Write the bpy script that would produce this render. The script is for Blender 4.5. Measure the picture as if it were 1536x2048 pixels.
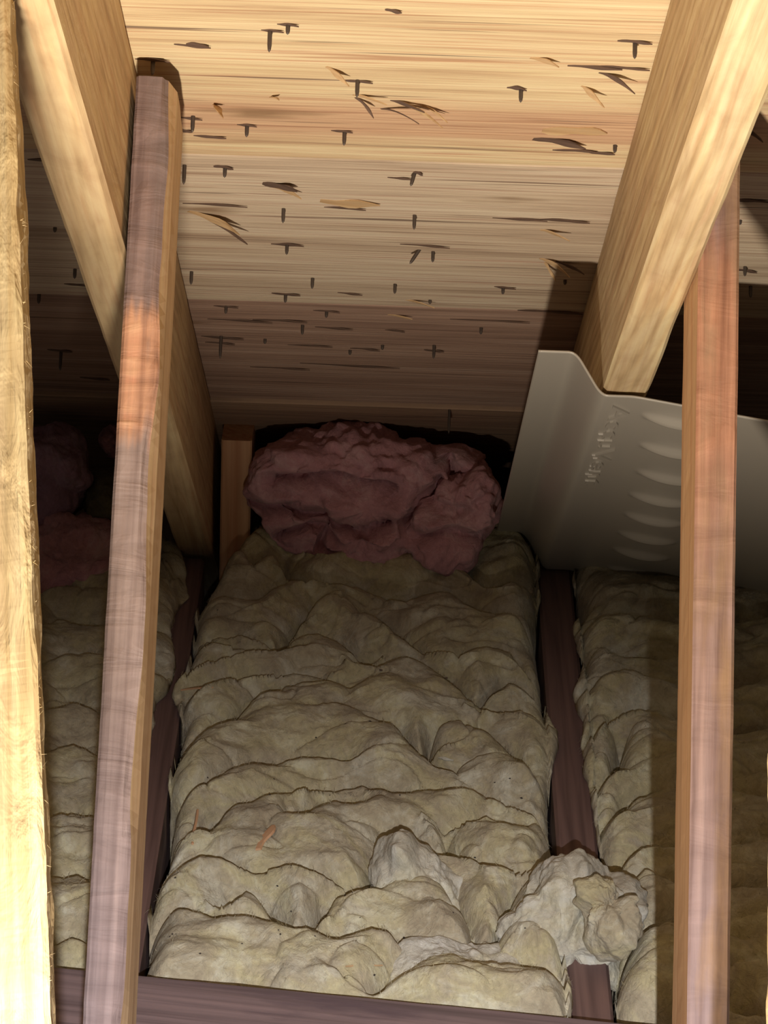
import bpy, bmesh, math, random
import numpy as np
from mathutils import Vector, Matrix, noise
random.seed(4); RNG = np.random.default_rng(7)
for o in list(bpy.data.objects): bpy.data.objects.remove(o)
SC = bpy.context.scene; COL = SC.collection

# ------------------------------------------------------------------ camera
F = 6500.0; W_, H_ = 1536.0, 2048.0
PITCH, ROLL, YAW = math.radians(23.15), math.radians(-1.87), math.radians(0.06)
CAM = np.array([0, 0, 1.4675])
def cam_rows():
    cp, sp = math.cos(PITCH), math.sin(PITCH)
    M = np.array([[1, 0, 0], [0, sp, cp], [0, cp, -sp]])
    cy, sy = math.cos(YAW), math.sin(YAW)
    Y = np.array([[cy, sy, 0], [-sy, cy, 0], [0, 0, 1]])
    cr, sr = math.cos(ROLL), math.sin(ROLL)
    R = np.array([[cr, -sr, 0], [sr, cr, 0], [0, 0, 1]])
    return R @ M @ Y
MR = cam_rows()
cd = bpy.data.cameras.new('camera'); cam = bpy.data.objects.new('camera', cd); COL.objects.link(cam)
cd.sensor_fit = 'VERTICAL'; cd.sensor_height = 24; cd.lens = F / H_ * 24; cd.clip_start = .02
cam.matrix_world = Matrix(((MR[0][0], MR[1][0], -MR[2][0], CAM[0]), (MR[0][1], MR[1][1], -MR[2][1], CAM[1]),
                           (MR[0][2], MR[1][2], -MR[2][2], CAM[2]), (0, 0, 0, 1)))
SC.camera = cam
# ------------------------------------------------------------------ light
wd = bpy.data.worlds.new('world'); SC.world = wd; wd.use_nodes = True
wd.node_tree.nodes['Background'].inputs[0].default_value = (1.0, .86, .70, 1)
wd.node_tree.nodes['Background'].inputs[1].default_value = .045
def lamp(name, loc, target, size, power, col, spot=None, blend=.6):
    ld = bpy.data.lights.new(name, 'SPOT' if spot else 'POINT'); ld.energy = power; ld.color = col
    ld.shadow_soft_size = size
    if spot: ld.spot_size = math.radians(spot); ld.spot_blend = blend
    o = bpy.data.objects.new(name, ld); COL.objects.link(o); o.location = loc
    o.rotation_euler = (Vector(target) - Vector(loc)).to_track_quat('-Z', 'Y').to_euler()
    return o
lamp('work_light', (.050, -.50, 1.57), (0, 1.10, 0), .010, 900, (.96, .95, 1.0), 45, 1.0)
lamp('added_warm_spot', (-.10, .75, .24), (.05, 2.0, 1.06), .03, 142, (1.0, .88, .71), 82, 1.0)  # added unseen spot: brightens the upper deck, cone fades out toward the eave
vs = SC.view_settings
vs.view_transform = 'Standard'; vs.look = 'None'; vs.exposure = 0.0; vs.gamma = 1.0; vs.use_curve_mapping = False

# ------------------------------------------------------------------ geometry helpers
SL = math.radians(33.25); TS = math.tan(SL); Y_E = 3.55          # deck underside: z = TS*(Y_E - y)
DN = np.array([0, -math.sin(SL), -math.cos(SL)])                 # from the deck into the attic
DS = np.array([0, math.cos(SL), -math.sin(SL)])                  # down the slope
D0 = np.array([0, Y_E, 0.0])
def ray(px, py):
    c = np.array([(px - W_ / 2) / F, (H_ / 2 - py) / F, 1.0]); return MR.T @ c
def on_z(px, py, z): r = ray(px, py); return CAM + r * (z - CAM[2]) / r[2]
def on_y(px, py, y): r = ray(px, py); return CAM + r * (y - CAM[1]) / r[1]
def on_x(px, py, x): r = ray(px, py); return CAM + r * (x - CAM[0]) / r[0]
def at_d(px, py, d): return CAM + ray(px, py) * d
def on_n(px, py, n):
    r = ray(px, py); return CAM + r * ((D0 + DN * n - CAM) @ DN) / (r @ DN)
def sxn(s, x, n): p = D0 + DS * s + DN * n; return np.array([x, p[1], p[2]])
def s_of(p): return float((p - D0) @ DS)

def tag(o, label=None, cat=None, group=None, kind=None):
    if label: o['label'] = label
    if cat: o['category'] = cat
    if group: o['group'] = group
    if kind: o['kind'] = kind
    return o
def mesh_obj(name, verts, faces, mat, parent=None, smooth=False, mw=None):
    me = bpy.data.meshes.new(name); me.from_pydata([tuple(v) for v in verts], [], faces); me.update()
    bm = bmesh.new(); bm.from_mesh(me); bmesh.ops.recalc_face_normals(bm, faces=bm.faces); bm.to_mesh(me); bm.free()
    if mat: me.materials.append(mat)
    if smooth: me.polygons.foreach_set('use_smooth', [True] * len(me.polygons))
    o = bpy.data.objects.new(name, me); COL.objects.link(o)
    if mw is not None: o.matrix_world = mw
    if parent: o.parent = parent
    return o
def empty(name, loc=(0, 0, 0)):
    o = bpy.data.objects.new(name, None); COL.objects.link(o); o.location = loc; o.empty_display_size = .05; return o

# value noise in numpy
_P = RNG.random((64, 64, 64))
def vnoise(p):
    p = np.asarray(p, float); i = np.floor(p).astype(int); f = p - i; f = f * f * (3 - 2 * f); i %= 64; j = (i + 1) % 64
    g = lambda a, b, c: _P[a, b, c]
    x0, y0, z0 = i.T; x1, y1, z1 = j.T; fx, fy, fz = f.T
    l = lambda a, b, t: a + (b - a) * t
    return l(l(l(g(x0, y0, z0), g(x1, y0, z0), fx), l(g(x0, y1, z0), g(x1, y1, z0), fx), fy),
             l(l(g(x0, y0, z1), g(x1, y0, z1), fx), l(g(x0, y1, z1), g(x1, y1, z1), fx), fy), fz) * 2 - 1
def fbm(p, octv=4, g=.5):
    p = np.asarray(p, float); a = 1; s = 0
    for k in range(octv): s = s + a * vnoise(p * 2 ** k + 17.3 * k); a *= g
    return s

# ------------------------------------------------------------------ materials
def nt(name):
    m = bpy.data.materials.new(name); m.use_nodes = True; t = m.node_tree; b = t.nodes['Principled BSDF']; return m, t, b
def N(t, typ, **kw):
    n = t.nodes.new(typ)
    for k, v in kw.items(): setattr(n, k, v)
    return n
def ramp(t, src, stops, interp='LINEAR'):
    r = N(t, 'ShaderNodeValToRGB'); e = r.color_ramp.elements; r.color_ramp.interpolation = interp
    while len(e) < len(stops): e.new(.5)
    for k, (p, c) in enumerate(stops): e[k].position = p; e[k].color = (*c, 1) if len(c) == 3 else c
    t.links.new(src, r.inputs[0]); return r.outputs[0]
def mix(t, fac, a, b, mode='MIX'):
    m = N(t, 'ShaderNodeMix', data_type='RGBA', blend_type=mode)
    for sock, v in ((m.inputs[0], fac), (m.inputs[6], a), (m.inputs[7], b)):
        if isinstance(v, (int, float)): sock.default_value = v
        elif isinstance(v, tuple): sock.default_value = (*v, 1)
        else: t.links.new(v, sock)
    return m.outputs[2]
def coords(t, scale, off=(0, 0, 0)):
    c = N(t, 'ShaderNodeTexCoord'); m = N(t, 'ShaderNodeMapping'); m.inputs['Scale'].default_value = scale
    m.inputs['Location'].default_value = off; t.links.new(c.outputs['Object'], m.inputs[0]); return m.outputs[0]
def noise_t(t, vec, scale, detail=5, rough=.55, dist=0):
    n = N(t, 'ShaderNodeTexNoise'); n.inputs['Scale'].default_value = scale; n.inputs['Detail'].default_value = detail
    n.inputs['Roughness'].default_value = rough; n.inputs['Distortion'].default_value = dist; t.links.new(vec, n.inputs['Vector']); return n.outputs[0]
def mathn(t, op, a, b=None):
    n = N(t, 'ShaderNodeMath', operation=op)
    for s, v in zip(n.inputs, (a, b)):
        if v is None: continue
        if isinstance(v, (int, float)): s.default_value = v
        else: t.links.new(v, s)
    return n.outputs[0]
def bump(t, b, h, strength, dist=.002):
    n = N(t, 'ShaderNodeBump'); n.inputs['Strength'].default_value = strength; n.inputs['Distance'].default_value = dist
    t.links.new(h, n.inputs['Height']); t.links.new(n.outputs[0], b.inputs['Normal'])

def wood(name, dark, mid, light, seed=0, grain=1.0, rough=.75, bstr=.5, zones=None, zfac=.8, blotch=None, rings=.35, bdist=.0015):
    """local X is the length of the piece"""
    m, t, b = nt(name); off = (seed * 1.37, seed * .71, seed * .33)
    fine = noise_t(t, coords(t, (3 * grain, 140 * grain, 140 * grain), off), 1.0, 6, .6, .4)
    broad = noise_t(t, coords(t, (1.2, 18, 18), off), 1.0, 4, .5, 1.2)
    wv = N(t, 'ShaderNodeTexWave', wave_type='BANDS', bands_direction='DIAGONAL'); wv.inputs['Scale'].default_value = 6
    wv.inputs['Distortion'].default_value = 7; wv.inputs['Detail'].default_value = 3; wv.inputs['Detail Scale'].default_value = 1.2
    t.links.new(coords(t, (.35, 9, 9), off), wv.inputs[0])
    col = ramp(t, broad, [(.28, dark), (.5, mid), (.72, light)])
    col = mix(t, rings, col, ramp(t, wv.outputs[0], [(.0, dark), (.35, mid), (1, light)]))
    col = mix(t, .55, col, ramp(t, fine, [(.25, tuple(c * .55 for c in dark)), (.5, (.5, .5, .5)), (.75, (.72, .70, .66))]), 'OVERLAY')
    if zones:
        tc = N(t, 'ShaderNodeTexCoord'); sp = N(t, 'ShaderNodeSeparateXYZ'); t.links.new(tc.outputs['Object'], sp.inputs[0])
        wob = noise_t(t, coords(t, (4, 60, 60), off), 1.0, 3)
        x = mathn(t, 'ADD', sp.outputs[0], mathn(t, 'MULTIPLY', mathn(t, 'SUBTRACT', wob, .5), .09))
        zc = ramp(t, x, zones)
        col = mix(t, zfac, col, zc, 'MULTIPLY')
    if blotch:
        bl = noise_t(t, coords(t, (5, 22, 22), tuple(o + 3 for o in off)), 1.0, 5, .6)
        col = mix(t, ramp(t, bl, [(.52, (0, 0, 0)), (.66, (1, 1, 1))]), col, blotch)
    t.links.new(col, b.inputs['Base Color']); b.inputs['Roughness'].default_value = rough
    h = mathn(t, 'ADD', fine, mathn(t, 'MULTIPLY', broad, .6)); bump(t, b, h, bstr, bdist)
    return m

M = {}
M['rafter_l'] = wood('sawn_lumber_left', (.42, .28, .15), (.56, .40, .22), (.66, .50, .30), 1, rings=.3, bstr=.35)
M['rafter_r'] = wood('sawn_lumber_right', (.44, .30, .16), (.58, .43, .24), (.68, .53, .33), 2, rings=.45, bstr=.35)
M['strut_l'] = wood('weathered_shaded_board_left', (.26, .19, .175), (.39, .30, .28), (.50, .40, .375), 3, 1, .8, .8,
                    zones=[(.0, (.40, .34, .36)), (.17, (.50, .42, .44)), (.185, (1.5, .95, .58)), (.255, (1.4, .92, .58)), (.27, (.72, .70, .74)), (.6, (.54, .52, .55)), (1, (.38, .36, .40))], blotch=(.21, .16, .16))  # zones paint in a shaded top, a warm-lit band and shade toward the foot
M['strut_r'] = wood('weathered_shaded_board_right', (.27, .185, .155), (.40, .29, .26), (.50, .385, .35), 4, 1, .8, .8,
                    zones=[(.0, (.4, .32, .35)), (.13, (.55, .42, .45)), (.17, (1.3, .80, .48)), (.30, (1.3, .84, .55)), (.42, (.80, .68, .68)), (.7, (.48, .44, .47)), (1, (.34, .32, .36))], blotch=(.34, .21, .13))  # light in the colour: dark top, warm-lit stretch, dimmed lower end
M['side_l'] = wood('fresh_side_left', (.50, .33, .19), (.60, .43, .26), (.68, .50, .32), 13, .5)
M['side_r'] = wood('fresh_side_right', (.50, .27, .12), (.62, .36, .18), (.68, .43, .24), 14, .5)
M['rough'] = wood('rough_sawn_fir', (.40, .28, .13), (.50, .375, .20), (.57, .45, .27), 5, .45, .85, 1.0, rings=.5, bdist=.004)
def saw_marks(m, sc=(17, 42, 42), k=.35, st=.9, dk=(.25, .22, .2)):
    t = m.node_tree; b = t.nodes['Principled BSDF']
    v = noise_t(t, coords(t, sc), 1.0, 4, .55, 1.4)
    old = b.inputs['Base Color'].links[0].from_socket
    t.links.new(mix(t, k, old, ramp(t, v, [(.32, dk), (.5, (.5, .5, .5)), (.68, (.7, .7, .7))]), 'OVERLAY'), b.inputs['Base Color'])
    nb = b.inputs['Normal'].links[0].from_node; b2 = N(t, 'ShaderNodeBump'); b2.inputs['Strength'].default_value = st; b2.inputs['Distance'].default_value = .004
    t.links.new(v, b2.inputs['Height']); t.links.new(nb.outputs[0], b2.inputs['Normal']); t.links.new(b2.outputs[0], b.inputs['Normal'])
saw_marks(M['rough'])
saw_marks(M['strut_l'], (42, 9, 9), .45, .5, (.30, .28, .29)); saw_marks(M['strut_r'], (26, 9, 9), .35, .4, (.30, .27, .28))
saw_marks(M['rafter_r'], (9, 26, 26), .25, .25); saw_marks(M['rafter_l'], (9, 26, 26), .25, .25)
M['joist'] = wood('joist_wood', (.135, .080, .070), (.18, .107, .093), (.215, .13, .11), 6, .6, .7, .3)
M['plank'] = wood('grey_plank', (.14, .10, .10), (.22, .155, .155), (.28, .20, .20), 7, .6, .7, .4, blotch=(.13, .09, .10))
M['block'] = wood('block_wood', (.50, .27, .14), (.62, .36, .20), (.68, .42, .25), 8, .6, .7, .3)
M['splint'] = wood('splinter_wood', (.36, .22, .11), (.50, .33, .17), (.60, .43, .25), 9)
M['splint_d'] = wood('dark_splinter', (.06, .035, .025), (.10, .06, .045), (.15, .09, .06), 10)

def plywood(name, stops, streak, seed, bl=.5, band=None):
    m, t, b = nt(name); off = (seed * 2.1, seed * 1.3, 0)
    broad = noise_t(t, coords(t, (1.6, 22, 1), off), 1.0, 5, .55, 1.0)
    fine = noise_t(t, coords(t, (5, 230, 1), off), 1.0, 6, .62, .3)
    mid = noise_t(t, coords(t, (2.2, 75, 1), tuple(o + 5 for o in off)), 1.0, 4, .6, .9)
    col = ramp(t, broad, stops)
    if band:                                    # a stripe of red heartwood
        tc = N(t, 'ShaderNodeTexCoord'); sp = N(t, 'ShaderNodeSeparateXYZ'); t.links.new(tc.outputs['Object'], sp.inputs[0])
        yy = mathn(t, 'ADD', sp.outputs[1], mathn(t, 'MULTIPLY', mathn(t, 'SUBTRACT', broad, .5), .05))
        d_ = mathn(t, 'ABSOLUTE', mathn(t, 'SUBTRACT', yy, band[0]))
        col = mix(t, ramp(t, mathn(t, 'DIVIDE', d_, band[1]), [(.45, (.6, .6, .6)), (1, (0, 0, 0))]), col, band[2])
    col = mix(t, .85, col, ramp(t, fine, [(.24, (.18, .14, .12)), (.48, (.5, .5, .5)), (.78, (.70, .69, .68))]), 'OVERLAY')
    chk = noise_t(t, coords(t, (3.5, 150, 1), tuple(o + 11 for o in off)), 1.0, 2, .5, .5)
    col = mix(t, ramp(t, chk, [(.28, (.8, .8, .8)), (.34, (0, 0, 0))]), col, (.12, .07, .05))
    col = mix(t, ramp(t, mid, [(.58, (0, 0, 0)), (.70, (bl, bl, bl))]), col, streak)
    # knots: stretched cells, a few of them dark
    vo = N(t, 'ShaderNodeTexVoronoi'); vo.inputs['Scale'].default_value = 1
    wp = coords(t, (3.2, 11, 1), off); ad = N(t, 'ShaderNodeVectorMath', operation='ADD'); t.links.new(wp, ad.inputs[0])
    nz = N(t, 'ShaderNodeTexNoise'); nz.inputs['Scale'].default_value = 3; t.links.new(wp, nz.inputs['Vector'])
    sc = N(t, 'ShaderNodeVectorMath', operation='SCALE'); sc.inputs[3].default_value = .5; t.links.new(nz.outputs[1], sc.inputs[0]); t.links.new(sc.outputs[0], ad.inputs[1])
    t.links.new(ad.outputs[0], vo.inputs['Vector'])
    sel = N(t, 'ShaderNodeSeparateColor'); t.links.new(vo.outputs['Color'], sel.inputs[0])
    k = mathn(t, 'MULTIPLY', ramp(t, vo.outputs['Distance'], [(.06, (1, 1, 1)), (.20, (0, 0, 0))]), mathn(t, 'GREATER_THAN', sel.outputs[0], .74))
    col = mix(t, mathn(t, 'MULTIPLY', k, .75), col, (.20, .11, .05))
    t.links.new(col, b.inputs['Base Color']); b.inputs['Roughness'].default_value = .8
    h = mathn(t, 'ADD', fine, mid); bump(t, b, h, .6, .0015); return m
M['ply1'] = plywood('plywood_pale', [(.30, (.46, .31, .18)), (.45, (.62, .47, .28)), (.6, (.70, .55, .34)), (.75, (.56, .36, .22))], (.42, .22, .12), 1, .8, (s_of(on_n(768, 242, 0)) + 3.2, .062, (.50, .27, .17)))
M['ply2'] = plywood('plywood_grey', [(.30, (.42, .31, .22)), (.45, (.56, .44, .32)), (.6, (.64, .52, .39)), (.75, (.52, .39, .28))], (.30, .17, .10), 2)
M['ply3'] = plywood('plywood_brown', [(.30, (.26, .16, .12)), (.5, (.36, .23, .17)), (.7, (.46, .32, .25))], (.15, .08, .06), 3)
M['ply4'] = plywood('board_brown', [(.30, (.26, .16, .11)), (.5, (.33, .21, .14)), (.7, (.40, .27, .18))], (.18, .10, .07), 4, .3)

def wool(name, base, pale, dirty, tint, seed, bstr=.7):
    m, t, b = nt(name); off = (seed * 3.1, seed * 1.7, seed)
    a = noise_t(t, coords(t, (9, 9, 9), off), 1.0, 5, .6, .6)
    c = noise_t(t, coords(t, (26, 26, 26), off), 1.0, 5, .65, 1.0)
    f = noise_t(t, coords(t, (160, 120, 160), off), 1.0, 6, .7, 1.2)
    col = ramp(t, a, [(.32, dirty), (.45, base), (.54, tint), (.60, base), (.68, pale)])
    col = mix(t, .5, col, ramp(t, c, [(.34, dirty), (.5, base), (.64, pale)]))
    col = mix(t, .35, col, ramp(t, f, [(.25, (.25, .25, .25)), (.75, (.75, .75, .75))]), 'OVERLAY')
    t.links.new(col, b.inputs['Base Color']); b.inputs['Roughness'].default_value = .95
    b.inputs['Specular IOR Level'].default_value = .15
    b.inputs['Sheen Weight'].default_value = .12; b.inputs['Sheen Roughness'].default_value = .6
    h = mathn(t, 'ADD', f, mathn(t, 'MULTIPLY', c, 2.0)); bump(t, b, h, bstr, .003); return m
M['wool'] = wool('yellow_glass_wool', (.46, .40, .27), (.68, .66, .53), (.31, .25, .17), (.56, .50, .26), 1)
M['wool2'] = wool('pale_glass_wool', (.56, .53, .43), (.72, .71, .64), (.40, .35, .26), (.62, .57, .38), 2)
M['pink'] = wool('pink_glass_wool', (.58, .30, .34), (.68, .46, .49), (.40, .20, .23), (.62, .32, .34), 3, .6)
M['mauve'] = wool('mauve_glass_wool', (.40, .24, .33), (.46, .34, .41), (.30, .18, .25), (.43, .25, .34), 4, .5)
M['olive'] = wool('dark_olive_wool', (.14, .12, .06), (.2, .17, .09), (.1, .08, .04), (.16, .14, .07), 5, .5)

m, t, b = nt('grey_plastic'); b.inputs['Base Color'].default_value = (.40, .365, .315, 1); b.inputs['Roughness'].default_value = .27
b.inputs['Specular IOR Level'].default_value = .5
bump(t, b, noise_t(t, coords(t, (60, 60, 60)), 1.0, 3), .04, .001); M['plastic'] = m
m, t, b = nt('nail_steel'); b.inputs['Metallic'].default_value = .55; b.inputs['Roughness'].default_value = .6
t.links.new(ramp(t, noise_t(t, coords(t, (300, 300, 300)), 1.0, 3), [(.3, (.06, .045, .04)), (.7, (.15, .12, .10))]), b.inputs['Base Color']); M['nail'] = m
m, t, b = nt('gypsum_board'); b.inputs['Roughness'].default_value = .9
t.links.new(ramp(t, noise_t(t, coords(t, (20, 20, 20)), 1.0, 4), [(.3, (.16, .13, .10)), (.7, (.22, .18, .14))]), b.inputs['Base Color']); M['gyp'] = m
m, t, b = nt('dark_soil_bits'); b.inputs['Roughness'].default_value = .9; b.inputs['Base Color'].default_value = (.03, .022, .018, 1); M['speck'] = m

# ------------------------------------------------------------------ timber builder
def frame_between(P0, P1, wide=(1, 0, 0)):
    X = Vector(P1) - Vector(P0); L = X.length; X.normalize()
    Y = Vector(wide); Y = (Y - X * Y.dot(X)).normalized(); Z = X.cross(Y)
    return Matrix(((X.x, Y.x, Z.x, P0[0]), (X.y, Y.y, Z.y, P0[1]), (X.z, Y.z, Z.z, P0[2]), (0, 0, 0, 1))), L
def timber(name, mw, L, y0, y1, z0, z1, mat, bev=.0025, seg=60, rough=.0006, seed=0, parent=None, wane=None, side_mat=None):
    """box L x (y0..y1) x (z0..z1) in its own frame, eased edges, sawn unevenness"""
    c = [(y0 + bev, z0), (y1 - bev, z0), (y1, z0 + bev), (y1, z1 - bev), (y1 - bev, z1), (y0 + bev, z1), (y0, z1 - bev), (y0, z0 + bev)]
    if wane:                                    # a worn corner: index pair replaced by a wider, uneven chamfer
        pass
    # extra points on the sides for unevenness
    ring = []
    for i in range(8):
        a, b2 = c[i], c[(i + 1) % 8]; ring.append(a)
        if i % 2 == 0:
            for k in (1, 2, 3): ring.append((a[0] + (b2[0] - a[0]) * k / 4, a[1] + (b2[1] - a[1]) * k / 4))
    n = len(ring); vs_ = []
    for k in range(seg + 1):
        x = L * k / seg
        for (yy, zz) in ring: vs_.append((x, yy, zz))
    V = np.array(vs_); cy, cz = (y0 + y1) / 2, (z0 + z1) / 2
    q = V * np.array([7, 45, 45]) + seed * 5.1
    nn = fbm(q, 3) * rough + fbm(V * np.array([60, 160, 160]) + seed, 2) * rough * .6
    if wane:
        y_s, z_s, amp = wane
        d = np.hypot((V[:, 1] - y_s) / .010, (V[:, 2] - z_s) / .010)
        w = np.clip(1 - d, 0, 1) * amp * (1 + .8 * fbm(np.c_[V[:, 0] * 14, V[:, 0] * 0, V[:, 0] * 0] + seed, 3))
        V[:, 1] -= w * np.sign(y_s - cy); V[:, 2] -= w * np.sign(z_s - cz)
    dirv = np.c_[np.zeros(len(V)), V[:, 1] - cy, V[:, 2] - cz]; dirv /= np.linalg.norm(dirv, axis=1)[:, None] + 1e-9
    V = V + dirv * nn[:, None]
    fc = []
    for k in range(seg):
        for i in range(n): fc.append((k * n + i, k * n + (i + 1) % n, (k + 1) * n + (i + 1) % n, (k + 1) * n + i))
    fc.append(tuple(range(n))); fc.append(tuple(range(seg * n, seg * n + n)))
    o = mesh_obj(name, V, fc, mat, parent, False, mw)
    if side_mat:
        o.data.materials.append(side_mat[1])
        lo_ = 5 if side_mat[0] > 0 else 15
        for p in o.data.polygons:
            if p.index < seg * n and lo_ <= p.index % n < lo_ + 4: p.material_index = 1
    return o

# ------------------------------------------------------------------ setting: deck, floor, end wall
deck = tag(empty('roof_deck', (0, Y_E, 0)), 'plywood roof underside sloping down to the eave', 'roof', kind='structure')
S_T, T_T = .406, .038
XL, XR = -.1917, .1763                                           # inner faces of the two rafters
XD0, XD1 = -.75, .80
def sheet(name, px_top, px_bot, mat, drop=0., thick=.012, gap=.0012):
    s0 = s_of(on_n(768, px_top, 0)) if px_top is not None else -3.2
    s1 = s_of(on_n(768, px_bot, 0)) if px_bot is not None else .45
    s0 += gap; s1 -= gap
    L = s1 - s0; mw = Matrix(((1, 0, 0, 0), (0, DS[1], -DN[1], Y_E + DS[1] * s0), (0, DS[2], -DN[2], DS[2] * s0), (0, 0, 0, 1)))
    e = .0012; z0 = -drop
    vs_, fc = [], []
    for (ins, z) in ((0, thick), (0, z0 + e), (e, z0)):
        vs_ += [(XD0, ins, z), (XD1, ins, z), (XD1, L - ins, z), (XD0, L - ins, z)]
    fc = [(0, 1, 2, 3), (8, 9, 10, 11)]
    for k in (0, 4):
        for i in range(4): fc.append((k + i, k + (i + 1) % 4, k + 4 + (i + 1) % 4, k + 4 + i))
    o = mesh_obj(name, vs_, fc, mat, None, False, mw); o.parent = deck; o.matrix_parent_inverse = Matrix.Translation((0, -Y_E, 0)); return o
sheet('plywood_sheet', None, 322, M['ply1'])
sheet('plywood_sheet', 322, 612, M['ply2'])
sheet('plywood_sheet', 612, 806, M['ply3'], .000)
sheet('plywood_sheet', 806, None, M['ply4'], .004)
def slab(name, x0, x1, y0, y1, z0, z1, mat, label=None):
    v = [(x, y, z) for z in (z0, z1) for (x, y) in ((x0, y0), (x1, y0), (x1, y1), (x0, y1))]
    f = [(0, 1, 2, 3), (4, 5, 6, 7)] + [(i, (i + 1) % 4, 4 + (i + 1) % 4, 4 + i) for i in range(4)]
    o = mesh_obj(name, v, f, mat); tag(o, label, kind='structure'); return o
slab('floor', XD0, XD1, -.6, 3.66, -.155, -.143, M['gyp'], 'gypsum ceiling board below the joists')
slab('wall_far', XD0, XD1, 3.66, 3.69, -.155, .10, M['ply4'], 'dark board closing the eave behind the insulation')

# ------------------------------------------------------------------ nails and torn veneer on the deck
def unit_nail():
    vs_, fc = [], []
    prof = [(0, 1.), (.72, .95), (.90, .7), (1.0, .08)]
    for z, r in prof:
        for i in range(7): a = i / 7 * math.tau; vs_.append((r * math.cos(a), r * math.sin(a), z))
    for k in range(3):
        for i in range(7): fc.append((k * 7 + i, k * 7 + (i + 1) % 7, (k + 1) * 7 + (i + 1) % 7, (k + 1) * 7 + i))
    fc.append(tuple(range(21, 28)))
    me = bpy.data.meshes.new('nail'); me.from_pydata(vs_, [], fc); me.materials.append(M['nail']); return me
NAIL = unit_nail()
def put(o, mw):
    o.parent = deck; o.matrix_parent_inverse = Matrix.Translation((0, -Y_E, 0)); o.matrix_basis = mw
def nail(px, py, ln, tilt=0.):
    p = on_n(px, py, 0); d = float((p - CAM) @ MR[2]); L = ln / F * d / math.cos(math.radians(10)) + .003
    z = Vector(DN) + Vector((1, 0, 0)) * tilt; z.normalize(); x = Vector((1, 0, 0)); x = (x - z * x.dot(z)).normalized(); y = z.cross(x)
    p = Vector(p) - z * .003; r = .0017
    mw = Matrix(((x.x * r, y.x * r, z.x * L, p.x), (x.y * r, y.y * r, z.y * L, p.y), (x.z * r, y.z * r, z.z * L, p.z), (0, 0, 0, 1)))
    o = bpy.data.objects.new('nail', NAIL); COL.objects.link(o); put(o, mw)
def splinter(px, py, lx, ang=0., w=.0035, lift=.003, mat='splint_d', curl=0.):
    """a thin pointed sliver of veneer lying along the grain at a pixel; lx in px, ang in degrees on the deck; it peels off at one end"""
    p = on_n(px, py, 0); d = float((p - CAM) @ MR[2]); L = lx / F * d
    n = 8; vs_ = []
    for k in range(n + 1):
        u = k / n; ww = w * max(.06, math.sin(math.pi * min(1, .08 + u * .92)) ** .7) * (1 + .3 * math.sin(9 * u + px))
        zz = -.0006 + lift * u ** 1.5 + curl * u * u
        for sgn in (-1, 1):
            for dz in (0, .0009): vs_.append((L * (u - .5), sgn * ww / 2 + .15 * w * math.sin(5 * u + py), zz + dz))
    fc = []
    for k in range(n):
        a, c = 4 * k, 4 * k + 4
        fc += [(a, a + 2, c + 2, c), (a + 1, c + 1, c + 3, a + 3), (a, c, c + 1, a + 1), (a + 2, a + 3, c + 3, c + 2)]
    fc += [(0, 1, 3, 2), (4 * n, 4 * n + 2, 4 * n + 3, 4 * n + 1)]
    a = math.radians(ang); X = Vector((1, 0, 0)) * math.cos(a) + Vector(DS) * math.sin(a); Z = Vector(DN); Y = Z.cross(X)
    mw = Matrix(((X.x, Y.x, Z.x, p[0]), (X.y, Y.y, Z.y, p[1]), (X.z, Y.z, Z.z, p[2]), (0, 0, 0, 1)))
    o = mesh_obj('veneer_splinter', vs_, fc, M[mat]); put(o, mw)
NAILS = [(540, 60, 46), (576, 48, 22), (1270, 84, 35), (1042, 176, 30), (715, 160, 36), (306, 122, 30), (386, 232, 34), (494, 250, 25),
         (689, 262, 30), (369, 330, 40), (450, 334, 22), (829, 346, 28, -.25), (567, 417, 30), (829, 430, 30), (574, 488, 22), (866, 503, 22), (838, 500, 34, -.6),
         (150, 538, 20), (383, 543, 27), (625, 556, 22), (790, 568, 20), (1006, 575, 14), (571, 588, 18), (452, 612, 16), (653, 622, 14),
         (605, 650, 20), (442, 672, 46), (962, 655, 14), (868, 690, 28), (899, 812, 56), (122, 702, 40), (78, 590, 18), (1490, 533, 20), (1501, 572, 24),
         (530, 678, 10), (700, 700, 10), (765, 690, 10), (860, 600, 8), (1130, 560, 10), (1480, 440, 10), (1230, 290, 16), (110, 455, 10)]
for a in NAILS: nail(*a)
for a in [(545, 60, 46), (576, 48, 44), (1270, 82, 70), (1034, 175, 40), (716, 161, 60), (494, 249, 40), (684, 261, 44), (447, 333, 40), (836, 345, 20),
          (385, 90, 74), (395, 88, 46), (575, 488, 66), (850, 490, 100), (572, 587, 58), (452, 612, 50), (653, 621, 54), (445, 674, 86), (440, 685, 60),
          (1010, 574, 44), (868, 700, 40), (668, 655, 76), (730, 697, 60), (420, 272, 66), (380, 235, 50), (370, 260, 30), (787, 20, 34), (305, 118, 70), (700, 586, 50), (430, 408, 130),
          (1040, 437, 110), (1130, 440, 100), (1190, 133, 110), (1250, 134, 100), (1150, 300, 90), (1200, 304, 60), (790, 660, 40), (560, 640, 110), (150, 330, 60), (190, 756, 60), (120, 700, 50), (150, 568, 44), (1490, 540, 50), (1500, 400, 80), (100, 320, 90),
          (690, 415, 84), (800, 355, 50), (1100, 622, 130), (980, 640, 160), (620, 690, 90), (700, 730, 200), (560, 735, 120), (480, 640, 130)]:
    splinter(a[0], a[1], a[2], random.uniform(-3, 3), random.uniform(.0035, .0075), .002)
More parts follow.
